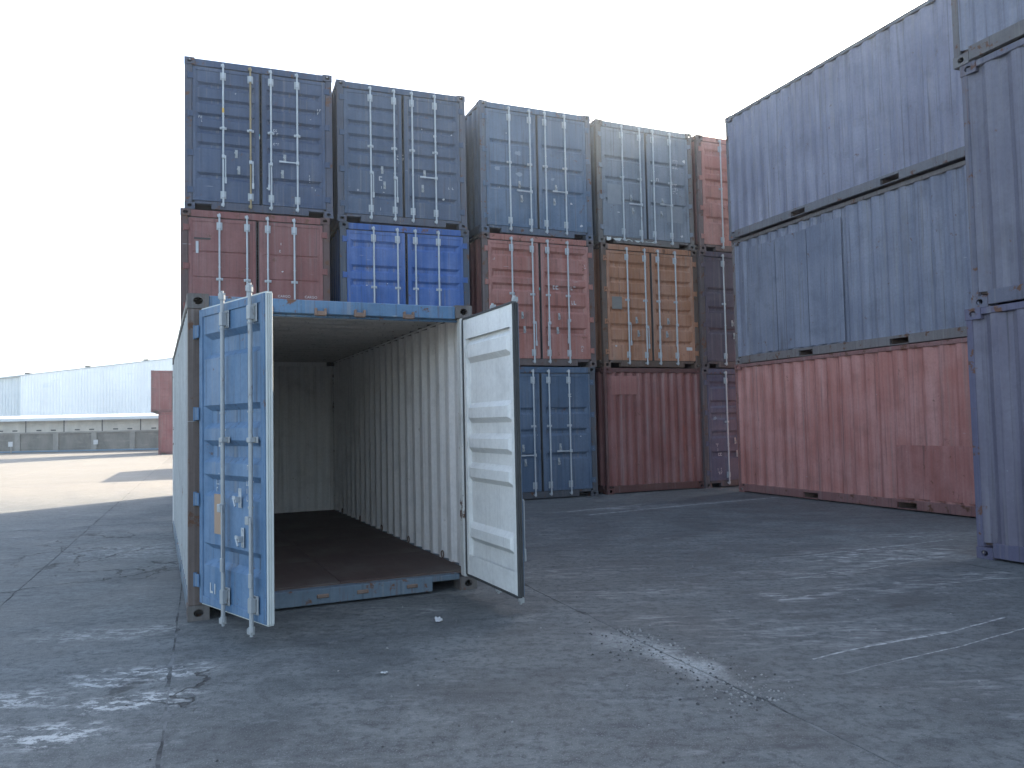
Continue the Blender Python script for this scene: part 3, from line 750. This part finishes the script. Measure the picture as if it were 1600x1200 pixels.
# fourth column: the bottom box shows its blank corrugated end
y4 = 0.4224; yb = y4 + math.pi
e1 = Vector((1.893, 15.93)) + Vector((math.cos(y4), math.sin(y4))) * W + Vector((-math.sin(y4), math.cos(y4))) * L
cb = container('maroon container showing its plain corrugated end, bottom of the fourth column', BACK, (e1.x, e1.y), yb, MAROON, 0, 'six', frame=(0.11, 0.050, 0.045), full=False, end_ribs=11)
pm = MB(); pm.box(W - 0.80, W - 0.17, L - 0.019, L - 0.013, 2.03, 2.41)
obj('repair_patch', pm.mesh('repair_patch', [M['panel']]), cb, color=(0.26, 0.105, 0.09, 0.3))
container('rusty orange container with silver lock rods, middle of the fourth column', BACK, (1.895, 15.97), 0.4224, ORANGE, H, 'orange', frame=(0.12, 0.085, 0.065),
          marks=((0, 'plate', .30, 1.35, (.24, .26, 'greypatch')), (1, 'plate', .22, .42, (.15, .07, 'white')), (0, 'blot', .25, .45, (24, .03, 'white')), (0, 'blot', 1.1, 1.6, (25, .03, 'white')), (1, 'blot', .55, 1.9, (26, .015, 'white'))))
c4t = container('dusty grey blue container with patched doors, top of the fourth column', BACK, (1.850, 15.94), 0.4224, GREYBLUE, 2 * H, 'three', handles=('none', 'side', 'side', 'none'), frame=(0.15, 0.14, 0.13),
          marks=((1, 'marks', .48, 1.95, (37, .18, .22, 3, 'white', 1.0)), (1, 'marks', .48, 1.42, (38, .18, .24, 3, 'white', 1.0)), (1, 'marks', .9, 1.5, (39, .1, .1, 1, 'white', 1)), (1, 'plate', .45, .75, (.42, .36, 'palepatch')), (0, 'plate', .36, 1.05, (.34, .42, 'palepatch')),
                 (1, 'blot', .28, .28, (27, .04, 'white')), (1, 'blot', .16, 1.95, (28, .06, 'white')), (0, 'marks', .42, .68, (40, .05, .12, 1))))

q = MB(); r4 = random.Random(4); top_ = []; bot_ = []
for k in range(26):
    x_ = .20 + .052 * k; top_.append((x_, .0068, .138 - .03 * r4.random() - .0015 * k)); bot_.append((x_, .0068, .045 + .07 * r4.random() * (1 if k < 14 else .6) + .001 * k))
for k in range(25):
    if r4.random() < .9: q.quad(bot_[k], bot_[k + 1], top_[k + 1], top_[k])
obj('paint_smear', q.mesh('paint_smear', [M['seal']]), c4t)
# fifth column, half hidden by the side row
container('dark violet blue container on the ground, bottom of the half-hidden fifth column', BACK, (4.112, 16.85), 0.3962, (0.075, 0.080, 0.13), 0, 'wide', handles='none', frame=(0.09, 0.075, 0.08),
          marks=((0, 'marks', .28, .42, (41, .10, .16, 2, 'white', 1.0)), (0, 'blot', .25, 1.5, (29, .06, 'scuff')), (0, 'marks', .25, .95, (42, .2, .3, 3))))
container('dark plum container, middle of the half-hidden fifth column', BACK, (4.15, 16.90), 0.3962, (0.085, 0.070, 0.095), H, 'three_b', handles='none', frame=(0.10, 0.08, 0.08))
container('faded salmon red container, top of the half-hidden fifth column', BACK, (4.186, 16.958), 0.3962, (0.36, 0.17, 0.14), 2 * H, 'wide', handles='none', frame=(0.16, 0.12, 0.11))
# right side: containers seen from their long side
YD = -1.18559
def side_box(corner, *a, **k):
    ud = Vector((math.cos(YD), math.sin(YD))); o = Vector(corner) + ud * L
    return container(a[0], SIDE, (o.x, o.y), YD + math.pi / 2, *a[1:], full=False, **k)
db = side_box((4.573, 16.001), 'brick red container on the ground at the right, seen from its long side', (0.40, 0.158, 0.130), 0, frame=(0.23, 0.11, 0.10))
dm = side_box((4.640, 16.15), 'weathered grey blue container above the brick red one', (0.172, 0.188, 0.248), H, frame=(0.17, 0.155, 0.155))
dt = side_box((4.573, 16.084), 'slate container highest in the right stack, above the weathered grey blue one', (0.195, 0.200, 0.262), 2 * H, frame=(0.15, 0.15, 0.165))
eb = side_box((4.787, 8.194), 'indigo container on the ground at the right edge of the frame', (0.118, 0.110, 0.150), 0, frame=(0.10, 0.096, 0.15))
em = side_box((4.835, 8.145), 'pale indigo container above the nearest one at the right edge', (0.125, 0.125, 0.165), H, frame=(0.11, 0.112, 0.15))
et = side_box((4.80, 8.20), 'grey container at the top right corner, third of the nearest stack', (0.165, 0.175, 0.23), 2 * H, frame=(0.13, 0.125, 0.13))
# smoother repair sheet let into the weathered container and a darker one in the red container
for k in range(3):
    q = MB(); q.box(0.0085 + .001 * k, 0.0125, 3.10 + .84 * k, 3.925 + .84 * k, 0.19, 2.36 - .01 * k); obj('repair_patch', q.mesh('repair_patch', [M['panel']]), dm, color=(0.170, 0.190, 0.250, .77))
q = MB(); q.box(0.0105, 0.0125, 0.55, 2.15, 0.20, 1.02); obj('repair_patch', q.mesh('repair_patch', [M['panel']]), db, color=(0.36, 0.135, 0.112, .21))
# far red pair and the single box behind the open one (its shadow falls on the sunlit yard)
FAR = 'red containers far off by the warehouse'
def far_box(corner, label, color, z): return container(label, FAR, corner, YC, color, z, 'flat', full=False, frame=(0.16, 0.045, 0.045))
far_box((-21.72, 47.9), 'distant dark red container on the sunlit yard, lower of the pair by the warehouse', (0.20, 0.045, 0.045), 0)
far_box((-22.25, 48.05), 'distant dark red container, upper of the pair by the warehouse', (0.185, 0.042, 0.042), H)
container('lone container on the sunlit yard hidden behind the open container', None, (-9.3, 27.8), YC, RED, 0, 'flat', full=False)

# ------------------------------------------------------------------ warehouse in the distance
def wall_material(name, c1, c2, c3, sc, rough=0.7):
    m, nt, b = new_mat(name); g = N(nt); geo = g.node('ShaderNodeNewGeometry'); P = geo.outputs['Position']
    n1 = g.noise(g.vmath('MULTIPLY', P, (1, 1, 0.5)), sc, 7, 0.68, 0.3); n2 = g.noise(g.vmath('MULTIPLY', P, (0.35, 1, 2.0)), sc * 2.2, 6, 0.65)
    c = g.mix(g.ramp(n1, 0.32, 0.68), col(*c1), col(*c2)); c = g.mix(g.ramp(n2, 0.52, 0.75, 0, 0.7), c, col(*c3))
    g.link(c, b.inputs['Base Color']); b.inputs['Roughness'].default_value = rough
    g.link(g.bump(n1, 0.3, 0.02), b.inputs['Normal'])
    return m
M['clad'] = wall_material('white_steel_cladding', (0.76, 0.77, 0.77), (0.84, 0.85, 0.85), (0.66, 0.69, 0.71), 0.5, 0.5)
M['clad2'] = wall_material('grey_steel_cladding', (0.50, 0.55, 0.58), (0.60, 0.64, 0.66), (0.45, 0.50, 0.53), 0.5, 0.5)
M['plaster'] = wall_material('stained_plaster', (0.42, 0.40, 0.36), (0.56, 0.53, 0.48), (0.36, 0.35, 0.32), 1.3)
M['darkwall'] = wall_material('grimy_concrete_wall', (0.085, 0.080, 0.072), (0.17, 0.155, 0.135), (0.26, 0.235, 0.20), 1.1)
M['pier'] = wall_material('concrete_pier', (0.19, 0.178, 0.16), (0.27, 0.255, 0.23), (0.16, 0.15, 0.14), 1.3)
M['bluepaint'] = wall_material('blue_line_paint', (0.10, 0.19, 0.29), (0.13, 0.23, 0.33), (0.12, 0.15, 0.18), 2.0)
wh = tag(obj('warehouse', None, None, (-32, 60, 0)), 'long white warehouse with ribbed cladding, lean-to roof and grimy wall, far left', 'warehouse')
WX0, WX1, RIDGE = -34.0, 40.0, 28.0                # local x range and ridge
BK = 15.0                                          # the tall shed stands this far behind the low dock wall
def roof_z(x): return 8.45 + 0.093 * (x if x < RIDGE else 2 * RIDGE - x)
def cladding(x0, x1, y, z0, mat, per=0.30):
    q = MB(); n = int((x1 - x0) / per); per = (x1 - x0) / n
    for k in range(n):
        a = x0 + k * per
        pr = [(a, 0), (a + per * .55, 0), (a + per * .65, -0.035), (a + per * .9, -0.035), (a + per, 0)]
        for (p0, d0), (p1, d1) in zip(pr, pr[1:]): q.quad((p0, y + d0, z0), (p1, y + d1, z0), (p1, y + d1, roof_z(p1)), (p0, y + d0, roof_z(p0)))
    return q.mesh('cladding', [M[mat]])
SPL = -15.1
obj('cladding', cladding(WX0, SPL, BK + .35, 0, 'clad2'), wh)
obj('cladding', cladding(SPL, WX1, BK, 0, 'clad'), wh)
q = MB(); q.box(SPL - 0.12, SPL, BK - .05, BK + .4, 0, roof_z(SPL) - .01); obj('cladding_trim', q.mesh('cladding_trim', [M['clad']]), wh)
q = MB()
for x0, x1 in ((WX0, RIDGE), (RIDGE, WX1)):
    za, zb = roof_z(x0), roof_z(x1)
    yf = BK - .12
    q.quad((x0, yf, za + .04), (x1, yf, zb + .04), (x1, BK + 40, zb + .04), (x0, BK + 40, za + .04)); q.quad((x0, yf, za - .05), (x1, yf, zb - .05), (x1, yf, zb + .04), (x0, yf, za + .04))
    q.quad((x0, yf, za - .05), (x1, yf, zb - .05), (x1, BK + .5, zb - .05), (x0, BK + .5, za - .05))
obj('roof', q.mesh('roof', [M['clad2']]), wh)
q = MB(); q.box(WX0, WX0 + .2, BK + .4, BK + 40, 0, roof_z(WX0)); q.box(WX1 - .2, WX1, BK + .4, BK + 40, 0, roof_z(WX1)); q.box(WX0, WX1, 2.2, 2.4, 0, 2.6)
obj('wall', q.mesh('wall', [M['clad2']]), wh)
q = MB()
q.quad((WX0, -1.0, 2.58), (WX1, -1.0, 2.58), (WX1, 2.4, 2.86), (WX0, 2.4, 2.86)); q.quad((WX0, -1.0, 2.37), (WX1, -1.0, 2.37), (WX1, -1.0, 2.58), (WX0, -1.0, 2.58)); q.quad((WX0, -1.0, 2.37), (WX1, -1.0, 2.37), (WX1, 2.4, 2.78), (WX0, 2.4, 2.78))
obj('lean_to_roof', q.mesh('lean_to_roof', [M['clad2']]), wh)
for k in range(-4, 13):                             # dock wall bays
    x = -5.4 + 2.94 * k + 0.0
    if x + 2.94 > WX1 or x < WX0: continue
    q = MB(); q.box(x + .05, x + 2.89, 0.02, 0.14, 1.52, 2.40); obj('upper_panel', q.mesh('upper_panel', [M['plaster']]), wh)
    q = MB(); q.box(x - .05, x + .05, 0.04, 0.12, 1.52, 2.40); obj('joint_strip', q.mesh('joint_strip', [M['dark']]), wh)
    for dx in (0.85, 1.95):
        q = MB(); q.box(x + dx, x + dx + .36, -0.02, 0.018, 1.60, 1.70)
        for s_ in range(3): q.box(x + dx + .03 + .11 * s_, x + dx + .10 + .11 * s_, -0.035, -0.021, 1.61, 1.69)
        obj('vent', q.mesh('vent', [M['dark']]), wh)
    xp = x - 0.6
    q = MB(); q.box(xp + .2, xp + 2.74, 0.05, 0.2, 0.12, 1.40); obj('lower_panel', q.mesh('lower_panel', [M['darkwall']]), wh)
    q = MB(); q.box(xp - .2, xp + .2, -0.05, 0.2, 0.12, 1.40); obj('pier', q.mesh('pier', [M['pier']]), wh)
q = MB(); q.box(WX0, WX1, -0.10, 0.2, 1.40, 1.52); obj('ledge', q.mesh('ledge', [M['pier']]), wh)
q = MB(); q.box(WX0, WX1, -0.14, 0.2, 0.0, 0.10); obj('blue_kerb', q.mesh('blue_kerb', [M['bluepaint']]), wh)
for x in (-14.8, -9.0, -3.4, 2.6, 7.4):
    q = MB(); q.box(x, x + .5, BK - .2, BK + .3, roof_z(x) + .05, roof_z(x) + .19, b=.02); obj('roof_bracket', q.mesh('roof_bracket', [M['dark']]), wh)
sg = tag(obj('sign_post', None, None, (-36.9, 57.5, -0.02)), 'small white blank sign on a post before the warehouse wall', 'sign')
q = MB(); q.tube((0, 0, 0), (0, 0, 0.75), .045, 8); obj('post', q.mesh('post', [M['pier']]), sg)
q = MB(); q.box(-.16, .16, -.07, -.045, .52, .88, b=.006); obj('sign_board', q.mesh('sign_board', [M['white']]), sg)
sg = tag(obj('pier_sign', None, None, (-31.95, 59.92, 0.0)), 'small pale notice fixed to a concrete pier of the warehouse', 'sign')
q = MB(); q.box(-.17, .17, -.03, -.005, .5, .85, b=.006); obj('notice_board', q.mesh('notice_board', [M['white']]), sg)

# ------------------------------------------------------------------ loose grit, scraps
def pebble(q, x, y, r, rnd):
    k = len(q.v); pts = []
    for dz, rr in ((0, 1.0), (.6, .75)):
        for i in range(5):
            a = i * 1.2566 + rnd.random() * .5; f = r * rr * rnd.uniform(.7, 1.2)
            q.v.append((x + f * math.cos(a), y + f * math.sin(a), dz * r))
    q.v.append((x, y, r * .95))
    for i in range(5):
        j = (i + 1) % 5
        q.f += [(k + i, k + j, k + 5 + j, k + 5 + i), (k + 5 + i, k + 5 + j, k + 10)]; q.m += [0, 0]
rnd = random.Random(11)
def gravel(name, label, n, fn, rmin, rmax, mat):
    q = MB()
    for _ in range(n):
        x, y = fn(); pebble(q, x, y, rmin + (rmax - rmin) * rnd.random() ** 3, rnd)
    return tag(obj(name, q.mesh(name, [M[mat]])), label, 'gravel', None, 'stuff')
M['stone'] = metal_material('broken_concrete', (0.16, 0.16, 0.155), (0.36, 0.36, 0.35), 0.9, 0.0, 0.0)
M['stone2'] = metal_material('dark_grit', (0.035, 0.035, 0.036), (0.10, 0.10, 0.10), 0.9, 0.0, 0.0)
def along():
    t = rnd.random(); w = rnd.gauss(0, .09 + .05 * t)
    return (0.72 + .62 * t + w * .9, 5.70 - 1.50 * t + w * .45)
gravel('crumbled_concrete', 'pale crumbled concrete along the slab joint in the foreground', 700, along, .0015, .010, 'stone')
gravel('dark_grit', 'dark grit mixed into the crumbled concrete by the joint', 260, lambda: (lambda a: (a[0] + rnd.gauss(0, .12) - .06, a[1] + rnd.gauss(0, .12) - .05))(along()), .002, .012, 'stone2')
gravel('scattered_grit', 'stray grit scattered over the foreground slabs', 170, lambda: (rnd.uniform(-2.2, 3.4), 3.4 + 4.2 * rnd.random() ** 1.4), .0015, .008, 'stone2')
gravel('scattered_chips', 'stray pale chips scattered over the foreground slabs', 130, lambda: (rnd.uniform(-2.4, 3.6), 3.4 + 5.0 * rnd.random() ** 1.3), .002, .009, 'stone')
def scrap(name, label, loc, w, d, seed):
    r = random.Random(seed); q = MB(); nx, ny = 6, 4; grid = []
    for j in range(ny + 1):
        for i in range(nx + 1):
            e = 1.0 - .35 * r.random() if (i in (0, nx) or j in (0, ny)) else 1.0
            grid.append(((i / nx - .5) * w * e, (j / ny - .5) * d * e, .003 + .018 * r.random()))
    q.v = grid
    for j in range(ny):
        for i in range(nx): k = j * (nx + 1) + i; q.f.append((k, k + 1, k + nx + 2, k + nx + 1)); q.m.append(0)
    return tag(obj(name, q.mesh(name, [M['white']]), None, loc, r.uniform(0, 3)), label, 'litter', 'litter scraps on the slabs')
scrap('paper_scrap', 'crumpled white scrap on the slab in front of the open container', (-0.60, 6.06, 0), .14, .07, 1)
scrap('paper_scrap', 'smaller white scrap nearer the camera in the middle foreground', (-0.81, 4.80, 0), .05, .035, 2)

# ------------------------------------------------------------------ thin bright haze over the yard
HAZE_DENSITY, HAZE_G = 0.0014, 0.84
hm_, nt, b = new_mat('haze_air')
nt.nodes.remove(b)
pv = nt.nodes.new('ShaderNodeVolumePrincipled')
pv.inputs['Color'].default_value = (0.83, 0.93, 1.0, 1)
pv.inputs['Density'].default_value = HAZE_DENSITY
pv.inputs['Anisotropy'].default_value = HAZE_G
nt.links.new(pv.outputs[0], nt.nodes['Material Output'].inputs['Volume'])
q = MB(); q.box(-905, 905, -305, 1505, -1.1, 12.4)
tag(obj('haze', q.mesh('haze', [hm_])), 'thin bright haze hanging over the whole container yard', 'haze', None, 'stuff')
scene.cycles.volume_bounces = 1
